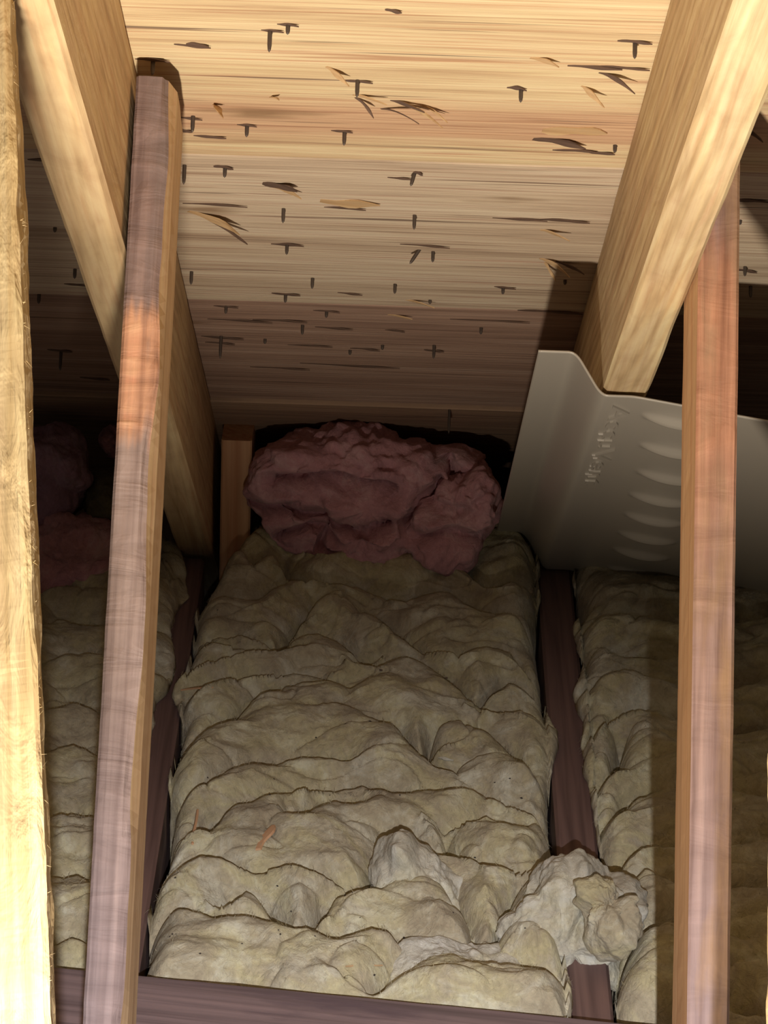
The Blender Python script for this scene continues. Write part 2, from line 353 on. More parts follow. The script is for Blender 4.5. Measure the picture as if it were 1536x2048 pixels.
for (x, y, l, ang, w, lf, mt) in [(430, 432, 120, 34, .010, .012, 'splint'), (445, 440, 130, 38, .006, .016, 'splint_d'), (800, 212, 90, -30, .004, .016, 'splint_d'),
          (830, 205, 80, 14, .004, .012, 'splint'), (845, 212, 90, 20, .004, .015, 'splint'), (815, 203, 70, 5, .005, .008, 'splint_d'), (870, 215, 60, 28, .003, .01, 'splint'),
          (437, 205, 40, -50, .006, .014, 'splint'), (675, 140, 60, 38, .005, .01, 'splint'), (740, 190, 70, -8, .004, .008, 'splint'), (730, 200, 50, 40, .003, .012, 'splint_d'),
          (1185, 178, 60, 35, .005, .012, 'splint'), (1090, 118, 60, 12, .006, .005, 'splint'), (560, 368, 70, 8, .014, .006, 'splint_d'), (575, 376, 60, 14, .008, .008, 'splint'),
          (1110, 520, 66, 20, .006, .014, 'splint'), (1140, 525, 60, 14, .006, .010, 'splint_d'), (1100, 530, 50, 60, .003, .012, 'splint'), (1110, 460, 60, -10, .006, .010, 'splint'),
          (1235, 150, 80, 20, .005, .012, 'splint_d'), (1120, 282, 110, 12, .012, .004, 'splint_d'), (1150, 262, 130, 4, .022, .001, 'splint'), (840, 600, 60, -8, .004, .008, 'splint'), (700, 405, 120, 6, .02, .002, 'splint'),
          (550, 190, 40, -60, .003, .006, 'splint'), (1500, 255, 60, 25, .006, .01, 'splint_d'), (66, 664, 26, 0, .004, .03, 'splint'), (800, 630, 50, 0, .004, .004, 'splint')]:
    splinter(x, y, l, ang, w, lf, mt)

# ------------------------------------------------------------------ rafters
def rafter(x_in, side, mat, label, seed):
    P0 = sxn(-2.9, x_in, 0); P1 = sxn(.12, x_in, 0)
    mw, L = frame_between(P0, P1)
    zsign = 1 if (Vector(mw.col[2][:3])).dot(Vector(DN)) > 0 else -1
    y = (-T_T, 0) if side < 0 else (0, T_T)
    z = (.0005, .14) if zsign > 0 else (-.14, -.0005)
    return tag(timber('rafter', mw, L, *y, *z, mat, .003, 90, .0007, seed), label, 'rafter', 'rafters under the roof deck')
rafter(XL, -1, M['rafter_l'], 'pale lumber rafter at left, with a weathered strut nailed against it', 1)
rafter(XR, 1, M['rafter_r'], 'pale lumber rafter at right, running down onto the grey plastic baffle', 2)

# ------------------------------------------------------------------ struts (perpendicular braces beside the rafters)
def strut(top, bot, xtop, xbot, wdt, dep, side, mat, label, seed, over=.6, up=0., wane=None, sm=None):
    """front corner line through two pixels on the plane of the rafter's face"""
    A = on_x(*top, xtop); B = on_x(*bot, xbot); d = B - A; d /= np.linalg.norm(d)
    A = A - d * up; B = B + d * over
    mw, L = frame_between(A, B)
    back = Vector(mw.col[2][:3]).dot(Vector((0, 1, 0))) > 0
    y = (0, wdt) if side > 0 else (-wdt, 0)
    z = (0, dep) if back else (-dep, 0)
    o = timber('strut', mw, L, *y, *z, mat, .002, 110, .0009, seed, None, wane, sm)
    return tag(o, label, 'strut', 'weathered struts beside the rafters'), (A, B, mw, L, back)
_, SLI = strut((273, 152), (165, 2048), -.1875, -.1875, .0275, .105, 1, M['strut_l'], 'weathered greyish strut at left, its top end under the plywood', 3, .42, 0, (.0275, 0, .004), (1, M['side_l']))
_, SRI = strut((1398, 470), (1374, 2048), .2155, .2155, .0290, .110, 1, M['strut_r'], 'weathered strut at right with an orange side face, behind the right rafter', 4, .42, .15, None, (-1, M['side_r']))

# ------------------------------------------------------------------ near rough-sawn post at the left edge
def near_post(px_in_t, px_in_b, d_t, d_b, wdt, side, label, seed):
    A = at_d(px_in_t, -14, d_t); B = at_d(px_in_b, 2110, d_b); dd = B - A; dd /= np.linalg.norm(dd); B = B + dd * .5
    mw, L = frame_between(A, B)
    back = Vector(mw.col[2][:3]).dot(Vector((0, 1, 0))) > 0
    y = (-wdt, 0) if side < 0 else (0, wdt)
    z = (0, .038) if back else (-.038, 0)
    o = timber('rough_post', mw, L, *y, *z, M['rough'], .003, 260, .0016, seed)
    # torn fibres along the inner edge
    vs_, fc = [], []
    for k in range(150):
        x = random.uniform(0, L); ln = random.uniform(.0015, .0055); r = random.uniform(.0001, .0003)
        zz = random.uniform(0, .014) * (1 if back else -1); sx = random.uniform(-1, 1) * ln; b0 = len(vs_); yy = -side * random.uniform(.2, 1) * ln * .7
        vs_ += [(x - r, 0, zz), (x + r, 0, zz), (x, 0, zz + r * 2), (x + sx, yy, zz + random.uniform(-1, 1) * ln)]
        fc += [(b0, b0 + 1, b0 + 3), (b0 + 1, b0 + 2, b0 + 3), (b0 + 2, b0, b0 + 3)]
    fo = mesh_obj('wood_fibres', vs_, fc, M['rough'], o); tag(fo, 'torn wood fibres along the sawn edge', kind='stuff')
    return tag(o, label, 'post')
near_post(20, 104, 1.72, 1.66, .089, -1, 'rough-sawn pale yellow post with hairy edge, nearest, at far left', 11)
near_post(1590, 1548, 1.62, 1.50, .089, 1, 'rough-sawn post of which a sliver shows at the far right edge', 12)

# ------------------------------------------------------------------ joists, plank, block
def hbar(name, P0, P1, w0, w1, z0, z1, mat, seed, seg=50):
    mw, L = frame_between(P0, P1)
    up = Vector(mw.col[2][:3]).z > 0
    z = (z0, z1) if up else (-z1, -z0)
    return timber(name, mw, L, w0, w1, *z, mat, .003, seg, .0007, seed)
JL, JR = -.2001, .1679
tag(hbar('ceiling_joist', (JL, .7, 0), (JL, 3.285, 0), -T_T, 0, -.14, 0, M['joist'], 5), 'dark brown ceiling joist between the left and middle insulation batts', 'joist', 'ceiling joists')
tag(hbar('ceiling_joist', (JR, .7, 0), (JR, 3.285, 0), 0, T_T, -.14, 0, M['joist'], 6), 'dark brown ceiling joist under the torn tuft, right of the middle batt', 'joist', 'ceiling joists')
a = on_z(265, 1948, .022); b_ = on_z(1140, 2034, .022); dv = (b_ - a) / np.linalg.norm(b_ - a)
P0, P1 = a - dv * .32, b_ + dv * .36
PLANK_A, PLANK_D = a, dv
mw, L = frame_between(P0, P1, (0, 1, 0)); fl = Vector(mw.col[2][:3]).z > 0
tag(timber('plank', mw, L, -.14, 0, *((-.0205, 0) if fl else (0, .0205)), M['plank'], .002, 50, .0006, 7), 'grey-brown plank laid across the joists at the bottom', 'plank')
# upright block beside the left rafter at the eave
yb = 3.27; p0 = on_y(438, 1172, yb); p1 = on_y(443, 880, yb); q1 = on_y(504, 880, yb); wb = float(q1[0] - p1[0])
mw, L = frame_between(p0, p1); bk = Vector(mw.col[2][:3]).y > 0
tag(timber('wood_block', mw, L, 0, wb, *((0, .09) if bk else (-.09, 0)), M['block'], .002, 20, .0005, 8), 'orange-brown upright wood block beside the pink insulation at the eave', 'wood block')

# ------------------------------------------------------------------ plastic baffle
def baffle():
    ptop = on_n(1230, 791, .1445); s0 = s_of(ptop); s1 = s_of(on_n(1230, 1142, .1445))
    nf, nc = .1085, .1445
    xa = on_n(1076, 705, nf)[0]; xb = on_n(1152, 703, nf)[0]; xc = on_n(1203, 790, nc)[0]; xd = on_n(1268, 791, nc)[0]
    xs = list(np.linspace(xa, xb, 12)) + list(np.linspace(xb, xc, 16)[1:]) + list(np.linspace(xc, xd, 14)[1:]) + list(np.linspace(xd, .46, 110)[1:])
    xs = np.array(xs)
    def prof(x):
        base = np.interp(x, [xa, xb, xc, xd, .34, .46], [nf, nf, nc, nc, .166, .192]); return base
    def smooth_prof(x):
        k = np.linspace(-.005, .005, 11); return np.mean([prof(np.clip(x + q, xa, .46)) for q in k], axis=0)
    xx = smooth_prof(xs)
    ns = 230; ss = np.linspace(s0, s1, ns)
    Ng = np.repeat(xx[None, :], ns, 0); Xg = np.repeat(xs[None, :], ns, 0); Sg = np.repeat(ss[:, None], len(xs), 1)
    ribs = [(1345, 838), (1338, 894), (1330, 945), (1312, 989), (1300, 1028), (1286, 1064), (1274, 1096), (1262, 1132)]
    for (px, py) in ribs:
        p = on_n(px, py, .15); sc = s_of(p); xc_ = p[0] + .004
        e = np.clip(1 - ((Xg - xc_) / .030) ** 2, 0, 1) ** .8 * np.exp(-((Sg - sc) / .009) ** 2)
        Ng = Ng + .0075 * e
    P = np.array([sxn(s, x, n) for s, x, n in zip(Sg.ravel(), Xg.ravel(), Ng.ravel())])
    nx = len(xs)
    fc = [(j * nx + i, j * nx + i + 1, (j + 1) * nx + i + 1, (j + 1) * nx + i) for j in range(ns - 1) for i in range(nx - 1)]
    o = mesh_obj('vent_baffle', P, fc, M['plastic'], None, True)
    tag(o, 'grey moulded plastic vent baffle with raised ribs, tucked under the right rafter', 'vent baffle')
    so = o.modifiers.new('thickness', 'SOLIDIFY'); so.thickness = .0016; so.offset = 0
    # raised lettering, running down the slope, and the smaller marks beside it
    pa = on_n(1236, 808, nc); pb = on_n(1199, 968, nc); off = nc + .0004
    L = abs(s_of(pb) - s_of(pa))
    cu = bpy.data.curves.new('lettering', 'FONT'); cu.body = 'AccuVent'; cu.size = 1; cu.extrude = .03; cu.resolution_u = 3
    tmp = bpy.data.objects.new('tmp', cu); COL.objects.link(tmp); bpy.context.view_layer.update()
    me = bpy.data.meshes.new_from_object(tmp.evaluated_get(bpy.context.evaluated_depsgraph_get())); bpy.data.objects.remove(tmp)
    vs_ = np.array([v.co[:] for v in me.vertices]); wid = np.ptp(vs_[:, 0]); vs_[:, 0] -= vs_[:, 0].min()
    sx = L / wid; hx = .0165
    s_a = s_of(pa); x_a = on_n(1215, 812, nc)[0]
    V = []
    for (u, v, w) in vs_:
        s = s_a + u * sx; x = x_a + v * hx / .72 + .004
        n = float(np.interp(x, xs, xx)) + .0012 + .0013 * (w / .03)
        V.append(sxn(s, x, n))
    lt = mesh_obj('raised_lettering', V, [tuple(p.vertices) for p in me.polygons], M['plastic'], o); tag(lt, 'raised lettering in the grey plastic')
    for (px, py, l) in [(1203, 866, 14), (1201, 878, 14), (1188, 908, 10), (1190, 914, 10), (1184, 930, 11), (1182, 938, 11), (1177, 946, 16), (1175, 959, 12)]:
        p = on_n(px, py, nc); s = s_of(p); x0 = p[0]; wx = l / F * 2.9 / 2; n0 = float(np.interp(x0, xs, xx)) + .0006
        V = []
        for dn in (0, .0016):
            for ds, dx in ((-.0024, -wx), (.0024, -wx), (.0024, wx), (-.0024, wx)):
                k = .55 if dn else 1; V.append(sxn(s + ds * k, x0 + dx * (.85 if dn else 1), n0 + dn))
        mesh_obj('raised_mark', V, [(0, 1, 2, 3), (4, 5, 6, 7)] + [(i, (i + 1) % 4, 4 + (i + 1) % 4, 4 + i) for i in range(4)], M['plastic'], o)
baffle()

# ------------------------------------------------------------------ insulation
def seg_dist(P, lines, wts=None):
    """distance from points (n,2) to polylines; signed side of the nearest one in the second result"""
    best = np.full(len(P), 9.0); side = np.zeros(len(P)); wt = np.ones(len(P))
    for li, ln in enumerate(lines):
        for a, c in zip(ln[:-1], ln[1:]):
            a = np.array(a); d = np.array(c) - a; q = P - a; tt = np.clip((q @ d) / (d @ d + 1e-12), 0, 1)
            v = q - tt[:, None] * d; dist = np.hypot(v[:, 0], v[:, 1])
            m_ = dist < best; best[m_] = dist[m_]; side[m_] = v[m_, 1]
    return best, side
def batt(name, left, right, ynear, yfar, creases, mat, z0=.012, amp=.046, sc=.033, lim=None, nx=190, ny=520, seed=0, rise=None, rough=.0045):
    """a batt lying between joists: pillows between folds, rolled-down edges, closed below"""
    lw = sorted([tuple(on_z(x, y, .01)[:2]) for x, y in left], key=lambda p: p[1]); rw = sorted([tuple(on_z(x, y, .01)[:2]) for x, y in right], key=lambda p: p[1])
    cr = [[tuple(on_z(x, y, z0 + .012)[:2]) for x, y in ln] for ln in creases]
    v = np.linspace(0, 1, ny); u = np.linspace(0, 1, nx)
    U, Vv = np.meshgrid(u, v); Yc = ynear[0] + (yfar - ynear[0]) * Vv
    xl = np.interp(Yc[:, 0], [p[1] for p in lw], [p[0] for p in lw]); xr = np.interp(Yc[:, 0], [p[1] for p in rw], [p[0] for p in rw])
    jit = lambda s: fbm(np.c_[Yc[:, 0] * 22, Yc[:, 0] * 0 + s, Yc[:, 0] * 0], 3) * .005
    xl = xl + jit(seed + 1.5); xr = xr + jit(seed + 7.5)
    X = xl[:, None] + (xr - xl)[:, None] * U
    Y = Yc + ynear[1] * (X - X.mean()) * (1 - Vv)                 # the near end follows the plank
    P = np.c_[X.ravel(), Y.ravel()]
    wob = np.c_[fbm(np.c_[P * 14, P[:, :1] * 0 + seed], 2), fbm(np.c_[P * 14, P[:, :1] * 0 + seed + 9], 2)] * .008
    D, side = seg_dist(P + wob, cr)
    p3 = np.c_[P, P[:, :1] * 0 + seed]
    Rr = np.where(side > 0, sc * 1.7, sc * 1.1) * (1 + .35 * vnoise(p3 * 9))
    q = np.clip(D / Rr, 0, 1)
    h = amp * np.sqrt(1 - (1 - q) ** 2) - .020 * np.exp(-(D / .006) ** 1.5) * (.5 + .5 * vnoise(p3 * 12 + 5))
    h = h + (np.abs(fbm(p3 * np.array([15, 27, 1]) + 21, 2)) - .3) * .008
    soft = fbm(p3 * np.array([13, 20, 1]) + 3, 2)
    h = h + soft * .007 - np.exp(-(np.abs(fbm(p3 * np.array([17, 30, 1]) + 8, 2)) / .10)) * .006 + fbm(p3 * np.array([60, 75, 1]), 3) * rough * .30 + fbm(p3 * np.array([210, 260, 1]), 2) * rough * .13
    z = z0 - amp * .5 + h
    if rise: z = z + rise(P[:, 0], P[:, 1])
    e = np.minimum(P[:, 0] - np.repeat(xl, nx), np.repeat(xr, nx) - P[:, 0]); ee = np.clip(e / .030, 0, 1); roll = 1 - np.sqrt(1 - (1 - ee) ** 2)
    en = np.clip((Y.ravel() - (Y[0][None, :].repeat(ny, 0)).ravel()) / .03, 0, 1); roll = np.maximum(roll * 0 + (1 - (np.sqrt(1 - (1 - ee) ** 2))), 1 - np.sqrt(1 - (1 - en) ** 2))
    lo = np.full(len(P), -.035)
    if lim is not None: lo = np.where((P[:, 0] < lim[0] + .002) | (P[:, 0] > lim[1] - .002), .0035, -.03)
    z = np.maximum(z, .004) if lim is None else np.where((P[:, 0] < lim[0] + .004) | (P[:, 0] > lim[1] - .004), np.maximum(z, .005), np.maximum(z, -.05))
    z = z + (lo - z) * roll
    Vt = np.c_[P, z].tolist()
    fc = [(j * nx + i, j * nx + i + 1, (j + 1) * nx + i + 1, (j + 1) * nx + i) for j in range(ny - 1) for i in range(nx - 1)]
    rim = [i for i in range(nx)] + [j * nx + nx - 1 for j in range(1, ny)] + [(ny - 1) * nx + i for i in range(nx - 2, -1, -1)] + [j * nx for j in range(ny - 2, 0, -1)]
    b0 = len(Vt); lx0, lx1 = lim if lim is not None else (-9, 9)
    for zz, ins in ((-.006, 0.0), (-.13, .0)):
        for i in rim:
            x, y, z_ = Vt[i]; x = min(max(x, lx0 + .003), lx1 - .003); Vt.append((x, y, min(z_, zz) if zz > -.1 else zz))
    n = len(rim)
    for k in range(n):
        k2 = (k + 1) % n
        fc.append((rim[k], rim[k2], b0 + k2, b0 + k)); fc.append((b0 + k, b0 + k2, b0 + n + k2, b0 + n + k))
    fc.append(tuple(b0 + n + k for k in range(n)))
    o = mesh_obj(name, Vt, fc, mat, None, True)
    # loose glass fibres lying on the wool
    top = np.array(Vt[:nx * ny]); k = 9000; id_ = RNG.integers(0, nx * ny, k); c = top[id_]; a = RNG.uniform(0, math.tau, k); ln = RNG.uniform(.004, .013, k)
    dx = np.cos(a) * ln; dy = np.sin(a) * ln; r = RNG.uniform(.00010, .00022, k); lift = RNG.uniform(.0004, .0035, k)
    fv = np.stack([c + np.c_[-dx / 2, -dy / 2, lift * 0 - .001], c + np.c_[r, r, lift], c + np.c_[-r, -r, lift + r], c + np.c_[dx / 2, dy / 2, lift * 1.2]], 1).reshape(-1, 3)
    ff = []
    for q_ in range(k): b1 = q_ * 4; ff += [(b1, b1 + 1, b1 + 2), (b1 + 1, b1 + 3, b1 + 2)]
    tag(mesh_obj('wool_fibres', fv, ff, mat, o), 'loose glass fibres on the wool', kind='stuff')
    return o
pl = lambda x: PLANK_A[1] + (x - PLANK_A[0]) * PLANK_D[1] / PLANK_D[0]
pslope = PLANK_D[1] / PLANK_D[0]
C_MAIN = [[(400, 1185), (500, 1180), (560, 1160), (640, 1170), (720, 1165), (800, 1185), (900, 1180), (960, 1210), (1040, 1240), (1075, 1265)],
    [(430, 1265), (480, 1255), (560, 1275), (640, 1262), (690, 1275), (740, 1300)], [(560, 1278), (595, 1240), (620, 1200)], [(380, 1275), (470, 1288), (560, 1292)],
    [(745, 1220), (800, 1250), (850, 1290), (900, 1303), (960, 1292), (1030, 1300), (1072, 1335)], [(370, 1330), (440, 1310), (530, 1300)],
    [(360, 1372), (440, 1352), (540, 1340), (640, 1346)], [(365, 1480), (420, 1440), (500, 1392), (560, 1360), (690, 1362)],
    [(740, 1320), (820, 1310), (880, 1330), (930, 1370), (985, 1402)], [(960, 1385), (1010, 1345), (1085, 1372)], [(980, 1417), (1040, 1410), (1095, 1425)],
    [(740, 1440), (800, 1450), (840, 1490), (900, 1515)], [(850, 1490), (880, 1450), (940, 1440), (1010, 1465), (1060, 1500), (1098, 1540)],
    [(370, 1570), (440, 1540), (520, 1510), (600, 1500), (690, 1512)], [(400, 1655), (450, 1610), (540, 1590), (640, 1565), (720, 1550), (790, 1565), (860, 1560), (960, 1570), (1040, 1590), (1098, 1622)],
    [(345, 1722), (400, 1710), (500, 1732), (580, 1724), (660, 1742), (735, 1760)], [(288, 1812), (360, 1800), (440, 1822), (560, 1832), (640, 1852), (700, 1852)],
    [(450, 1792), (470, 1758), (520, 1768), (560, 1832)], [(735, 1765), (770, 1700), (802, 1652), (840, 1682), (880, 1702), (960, 1722), (1025, 1748)],
    [(670, 1862), (740, 1842), (800, 1852), (835, 1882), (900, 1872), (985, 1892)], [(760, 1945), (800, 1900), (835, 1882)], [(985, 1892), (1000, 1830), (1040, 1770)],
    [(400, 1962), (480, 1925), (545, 1962)], [(640, 1120), (680, 1110), (760, 1105), (860, 1120)], [(500, 1130), (560, 1120), (590, 1160)], [(930, 1135), (990, 1170), (1060, 1160)],
    [(590, 1640), (640, 1600), (700, 1600)], [(880, 1640), (960, 1620), (1030, 1640)], [(880, 1650), (900, 1700)], [(985, 1892), (1060, 1920), (1110, 1930)], [(690, 1770), (640, 1780), (600, 1850)], [(900, 1760), (930, 1810), (950, 1870)]]
bm_ = batt('insulation_batt', [(510, 1085), (470, 1130), (402, 1190), (385, 1250), (375, 1330), (345, 1385), (362, 1440), (366, 1480), (340, 1560), (346, 1650), (335, 1720), (300, 1790), (285, 1850), (295, 1900), (286, 1960), (286, 2030)],
     [(1010, 1085), (1068, 1125), (1082, 1180), (1076, 1240), (1080, 1340), (1090, 1400), (1118, 1440), (1100, 1500), (1095, 1560), (1105, 1620), (1112, 1680), (1105, 1730), (1125, 1850), (1138, 1935), (1142, 2030)],
     (pl(-.02) + .006, pslope), 3.40, C_MAIN, M['wool'], lim=(JL, JR), seed=1,
     rise=lambda x, y: .03 * np.clip((y - 3.18) / .2, 0, 1))
tag(bm_, 'lumpy yellowish glass-wool batt in the middle bay between the joists', 'insulation', 'glass-wool batts between the joists')
C_R = [[(1150, 1240), (1230, 1230), (1320, 1235), (1400, 1250), (1530, 1240)], [(1160, 1370), (1240, 1350), (1320, 1365), (1420, 1370), (1530, 1350)], [(1160, 1480), (1220, 1440), (1280, 1415), (1340, 1420), (1450, 1460), (1540, 1440)],
    [(1190, 1615), (1240, 1610), (1270, 1580), (1340, 1560), (1500, 1590)], [(1210, 1705), (1260, 1690), (1310, 1680), (1420, 1700), (1540, 1680)], [(1180, 1745), (1300, 1740), (1420, 1790), (1540, 1770)], [(1250, 1880), (1290, 1850), (1340, 1840), (1500, 1880)], [(1230, 1990), (1310, 2010), (1440, 1980), (1540, 1990)], [(1250, 1300), (1330, 1310)], [(1160, 1560), (1250, 1530), (1250, 1460)]]
br = batt('insulation_batt', [(1150, 1085), (1150, 1150), (1165, 1230), (1140, 1245), (1165, 1330), (1145, 1385), (1175, 1440), (1160, 1480), (1180, 1560), (1190, 1620), (1185, 1650), (1205, 1720), (1235, 1800), (1240, 1900), (1235, 2040), (1240, 2100)],
     [(1740, 1085), (1820, 1500), (1960, 2100)], (pl(.35) + .03, pslope), 3.285, C_R, M['wool'], lim=(JR + T_T, JR + S_T), seed=2)
tag(br, 'glass-wool batt in the right bay, partly in shadow behind the right strut', 'insulation', 'glass-wool batts between the joists')
C_L = [[(60, 1250), (140, 1230), (240, 1250), (330, 1240)], [(60, 1340), (160, 1320), (330, 1330)], [(60, 1430), (150, 1400), (260, 1440), (320, 1420)], [(60, 1530), (140, 1490), (280, 1520)], [(60, 1640), (160, 1620), (270, 1640)], [(50, 1760), (150, 1740), (250, 1770)], [(40, 1880), (140, 1860), (260, 1880)], [(320, 1160), (350, 1120), (365, 1180)], [(60, 1190), (130, 1150), (200, 1130), (300, 1120)]]
bl_ = batt('insulation_batt', [(-260, 1085), (-360, 1500), (-520, 2100)], [(350, 1060), (368, 1130), (372, 1180), (345, 1240), (350, 1300), (345, 1350), (315, 1390), (300, 1480), (280, 1600), (262, 1750), (225, 1950), (215, 2080)],
     (pl(-.4) + .02, pslope), 3.288, C_L, M['wool'], lim=(JL - S_T, JL - T_T), seed=3)
tag(bl_, 'glass-wool batt in the left bay, seen past the near post and left strut', 'insulation', 'glass-wool batts between the joists')

def blob(name, outline, y, thick, mat, creases=(), seed=0, amp=.014, sc=.018, rough=.004, na=260, nr=84, label=None, cat='insulation', group=None, tiltback=.0):
    """a torn piece of wool: closed body with the given silhouette at distance y, thick in depth, folds pressed into its front"""
    pts = [on_y(px, py, y) for px, py in outline]; O2 = np.array([(p[0], p[2]) for p in pts])
    c = O2.mean(0); ang = np.arctan2(O2[:, 1] - c[1], O2[:, 0] - c[0]); rad = np.hypot(*(O2 - c).T); o_ = np.argsort(ang); ang, rad = ang[o_], rad[o_]
    A = np.linspace(-math.pi, math.pi, na, endpoint=False); R = np.interp(A, np.r_[ang - math.tau, ang, ang + math.tau], np.r_[rad, rad, rad])
    ker = np.array([1, 2, 3, 2, 1.]); ker /= ker.sum(); R = np.convolve(np.r_[R[-2:], R, R[:2]], ker, 'valid')
    ph = np.linspace(-math.pi / 2, math.pi / 2, nr)[1:-1]
    PH, AA = np.meshgrid(ph, A, indexing='ij'); RR = np.repeat(R[None, :], len(ph), 0)
    k = np.cos(PH) ** .62; dep = np.sign(np.sin(PH)) * np.abs(np.sin(PH)) ** .8
    X = c[0] + RR * k * np.cos(AA); Z = c[1] + RR * k * np.sin(AA); Yd = y - thick * .35 - thick * dep
    P = np.c_[X.ravel(), Z.ravel()]
    cr = [[(q[0], q[2]) for q in (on_y(px, py, y) for px, py in ln)] for ln in creases]
    Y1 = Yd.ravel()
    front = np.clip(dep.ravel() * 2, 0, 1)
    if cr:
        D, _s = seg_dist(P + np.c_[fbm(np.c_[P * 30, P[:, :1] * 0 + seed], 2), fbm(np.c_[P * 30, P[:, :1] * 0 + seed + 4], 2)] * .004, cr)
        Y1 = Y1 + front * amp * np.exp(-(D / sc))
    V = np.c_[P[:, 0], Y1, P[:, 1]]
    dirv = V - np.array([c[0], y - thick * .35, c[1]]); dirv /= np.linalg.norm(dirv, axis=1)[:, None] + 1e-9
    nz = fbm(V * 24 + seed * 3, 3) * rough * 2.6 + (1 - np.abs(fbm(V * 48 + seed, 3))) * rough * .9 + fbm(V * 150 + seed, 3) * rough * .35
    V = V + dirv * nz[:, None]
    V[:, 1] += (V[:, 2] - c[1]) * tiltback
    V = V.tolist(); n = na; m_ = len(ph)
    fc = [(j * n + i, j * n + (i + 1) % n, (j + 1) * n + (i + 1) % n, (j + 1) * n + i) for j in range(m_ - 1) for i in range(n)]
    v0 = np.mean(V[:n], axis=0); v1 = np.mean(V[-n:], axis=0); V += [v0.tolist(), v1.tolist()]
    for i in range(n): fc.append((i, (i + 1) % n, m_ * n)); fc.append(((m_ - 1) * n + i, (m_ - 1) * n + (i + 1) % n, m_ * n + 1))
    o = mesh_obj(name, V, fc, mat, None, True); return tag(o, label, cat, group)
blob('pink_insulation', [(515, 905), (560, 876), (640, 868), (730, 868), (810, 880), (870, 892), (940, 896), (965, 915), (930, 950), (870, 985), (840, 1010), (812, 1050), (790, 1086), (730, 1093), (660, 1083), (600, 1062), (560, 1030), (518, 985)],
     3.27, .055, M['pink'], [[(520, 990), (600, 990), (660, 1004), (720, 1006), (765, 998)], [(600, 1040), (640, 1015), (680, 1030)], [(640, 1018), (668, 1022), (660, 1050)], [(880, 930), (850, 965), (800, 1000)], [(900, 900), (930, 930), (880, 960)], [(560, 935), (680, 925), (780, 940)]],
     1, .050, .009, .006, label='wide folded pink glass-wool wad under the roof deck at the eave')
blob('pink_insulation', [(870, 990), (905, 960), (950, 930), (975, 935), (988, 980), (985, 1050), (965, 1078), (915, 1094), (860, 1085), (815, 1062), (835, 1020)],
     3.245, .045, M['pink'], [[(850, 1040), (900, 1030), (960, 1050)], [(880, 990), (930, 985)]], 2, .030, .009, .006, label='smaller pink glass-wool wad beside the plastic baffle')
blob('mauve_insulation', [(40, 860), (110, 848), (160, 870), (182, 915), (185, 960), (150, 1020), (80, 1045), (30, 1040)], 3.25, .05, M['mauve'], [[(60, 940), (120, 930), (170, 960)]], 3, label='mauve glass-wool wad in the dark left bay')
blob('pink_insulation', [(30, 1050), (90, 1030), (150, 1022), (200, 1030), (250, 1060), (250, 1120), (180, 1135), (100, 1170), (30, 1180)], 3.20, .05, M['pink'], [[(60, 1100), (140, 1080), (220, 1090)]], 4, label='pink glass-wool wad lying on the left batt')
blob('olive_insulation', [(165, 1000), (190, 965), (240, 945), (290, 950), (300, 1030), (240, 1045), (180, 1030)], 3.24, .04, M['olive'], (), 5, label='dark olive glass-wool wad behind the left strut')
blob('pink_insulation', [(205, 870), (240, 855), (270, 880), (250, 910), (222, 905)], 3.30, .02, M['pink'], (), 6, .004, label='small bright pink wool scrap high in the left bay')
# torn tufts near the plank
blob('insulation_tuft', [(1000, 1860), (1020, 1810), (1055, 1765), (1110, 1738), (1170, 1742), (1215, 1755), (1255, 1765), (1268, 1800), (1262, 1850), (1240, 1895), (1235, 1930), (1190, 1915), (1140, 1935), (1080, 1945), (1010, 1925), (985, 1895)],
     2.50, .045, M['wool2'], [[(1030, 1830), (1070, 1800), (1090, 1760)], [(1140, 1820), (1160, 1780), (1180, 1760)], [(1160, 1850), (1200, 1860), (1240, 1860)], [(1100, 1870), (1110, 1930)], [(1150, 1840), (1140, 1900)]], 7, .014, .008, .006,
     label='pale torn glass-wool tuft lying over the right joist', group='torn tufts')
blob('insulation_tuft', [(1170, 1790), (1195, 1762), (1235, 1765), (1262, 1785), (1262, 1825), (1240, 1850), (1205, 1850), (1175, 1830)], 2.445, .020, M['wool'], (), 8, .004, .008, .009, label='rounded cream wool knob on the torn tuft', group='torn tufts')
blob('insulation_tuft', [(755, 1950), (800, 1900), (860, 1884), (920, 1892), (985, 1905), (1060, 1925), (1130, 1950), (1140, 2020), (1040, 2022), (900, 2002), (770, 1985)], 2.44, .040, M['wool2'], [[(900, 1960), (980, 1945), (1060, 1960)], [(1060, 1930), (1090, 1990)]], 9, .010, .010, label='bright pale wool flap against the plank', group='torn tufts')
blob('insulation_tuft', [(770, 1700), (800, 1656), (835, 1690), (880, 1730), (930, 1780), (960, 1850), (975, 1885), (900, 1868), (835, 1872), (770, 1842), (745, 1780)], 2.565, .035, M['wool2'], [[(820, 1700), (815, 1800)], [(870, 1760), (900, 1850)]], 10, .008, .009, label='pointed pale wool flap rising from the middle batt', group='torn tufts')
blob('insulation_tuft', [(400, 1962), (440, 1945), (490, 1930), (530, 1950), (540, 1978), (470, 1975)], 2.462, .014, M['wool2'], (), 11, .004, label='small white wool scrap at the plank left of the flap', group='torn tufts')
blob('insulation_tuft', [(450, 1790), (462, 1768), (495, 1765), (525, 1790), (532, 1820), (480, 1815)], 2.585, .016, M['wool2'], (), 12, .004, label='small white curl of wool on the lower left of the middle batt', group='torn tufts')

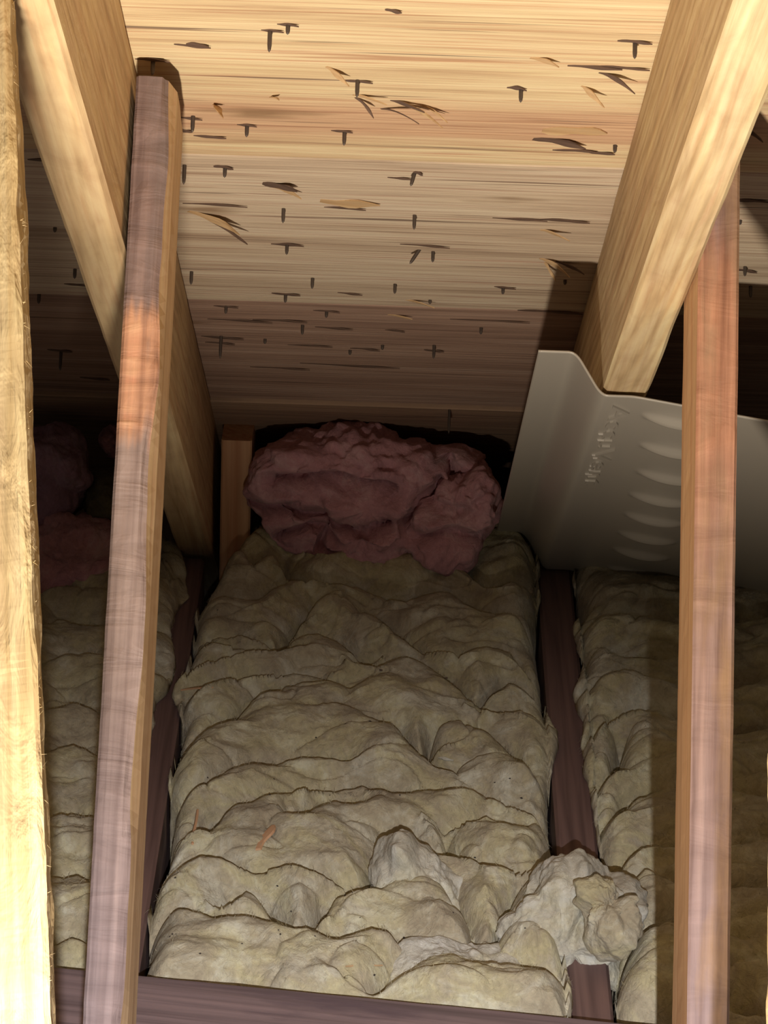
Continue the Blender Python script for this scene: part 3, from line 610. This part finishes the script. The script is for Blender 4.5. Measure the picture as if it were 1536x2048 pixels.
# ------------------------------------------------------------------ debris on the batts
def surf_hit(px, py):
    dg = bpy.context.evaluated_depsgraph_get(); ok, loc, nor, *_ = SC.ray_cast(dg, Vector(CAM) + Vector(ray(px, py)) * 2.35, Vector(ray(px, py)).normalized())
    return (loc, nor) if ok else (Vector(on_z(px, py, .03)), Vector((0, 0, 1)))
bpy.context.view_layer.update()
def chip(name, a, c, w, th, mat, label, cat='wood chip', group=None):
    pa, na_ = surf_hit(*a); pb, nb = surf_hit(*c); n = (na_ + nb).normalized()
    if n.dot(Vector(ray(*a))) > 0: n = -n
    pa = pa + n * th * .6; pb = pb + n * th * .6
    X = (pb - pa); L = X.length; X.normalize(); Y = n.cross(X).normalized(); Z = X.cross(Y)
    vs_, fc = [], []; k = 7
    for i in range(k + 1):
        u = i / k; ww = w * (.35 + .65 * math.sin(math.pi * min(.97, .12 + u * .8))) * (1 + .25 * math.sin(7 * u + a[0])); 
        for y_, z_ in ((-ww / 2, 0), (ww / 2, 0), (ww / 2 * .8, th), (-ww / 2 * .8, th)): vs_.append((u * L, y_ + .1 * w * math.sin(6 * u), z_ + th * .5 * math.sin(3 * u)))
    for i in range(k):
        for j in range(4): fc.append((4 * i + j, 4 * i + (j + 1) % 4, 4 * i + 4 + (j + 1) % 4, 4 * i + 4 + j))
    fc += [(0, 1, 2, 3), tuple(4 * k + j for j in range(4))]
    mw = Matrix(((X.x, Y.x, Z.x, pa.x), (X.y, Y.y, Z.y, pa.y), (X.z, Y.z, Z.z, pa.z), (0, 0, 0, 1)))
    return tag(mesh_obj(name, vs_, fc, M[mat], None, False, mw), label, cat, group)
chip('wood_chip', (518, 1702), (548, 1655), .009, .002, 'block', 'orange wood chip lying on the middle batt', group='wood scraps on the batts')
chip('wood_sliver', (384, 1690), (394, 1622), .0035, .0015, 'block', 'upright brown wood sliver near the left edge of the middle batt', 'wood chip', 'wood scraps on the batts')
chip('wood_sliver', (362, 1382), (425, 1377), .0035, .0015, 'block', 'reddish wood sliver over the left joist', 'wood chip', 'wood scraps on the batts')
chip('wood_sliver', (760, 1340), (895, 1356), .003, .0015, 'splint_d', 'long dark wood sliver across the middle batt', 'wood chip', 'wood scraps on the batts')
chip('wood_sliver', (690, 1934), (763, 1932), .0025, .0012, 'splint', 'golden straw-like sliver near the plank', 'wood chip', 'wood scraps on the batts')
chip('wood_sliver', (878, 1516), (908, 1521), .003, .0012, 'wool2', 'tiny white sliver on the middle batt', 'wood chip', 'wood scraps on the batts')
vs_, fc = [], []
SP = [(740, 1443), (632, 1475), (990, 1565), (1020, 1557), (1043, 1596), (660, 1590), (800, 1590), (906, 1825), (1050, 1856), (484, 1887), (400, 1907), (557, 1860), (561, 1868), (630, 1872), (340, 1873), (352, 1868), (345, 1868), (808, 1875), (748, 1950), (351, 1755), (583, 1823), (555, 1772), (720, 1835), (540, 1590), (415, 1555), (548, 1558), (435, 1220), (950, 1715), (690, 1790), (705, 1785), (745, 1770)]
for (px, py) in SP:
    p, n = surf_hit(px, py); r = random.uniform(.0008, .002); b0 = len(vs_); a = random.uniform(0, 3); ca, sa = math.cos(a), math.sin(a); q = random.uniform(.3, 1)
    for dx, dy, dz in ((1, 0, 0), (-1, 0, 0), (0, q, 0), (0, -q, 0), (0, 0, .6), (0, 0, -.6)):
        vs_.append((p.x + r * (dx * ca - dy * sa), p.y + r * (dx * sa + dy * ca), p.z + r * dz))
    for i, j, k in ((0, 2, 4), (2, 1, 4), (1, 3, 4), (3, 0, 4), (2, 0, 5), (1, 2, 5), (3, 1, 5), (0, 3, 5)): fc.append((b0 + i, b0 + j, b0 + k))
tag(mesh_obj('dirt_specks', vs_, fc, M['speck']), 'tiny black dirt specks scattered over the middle batt', 'dirt', kind='stuff')
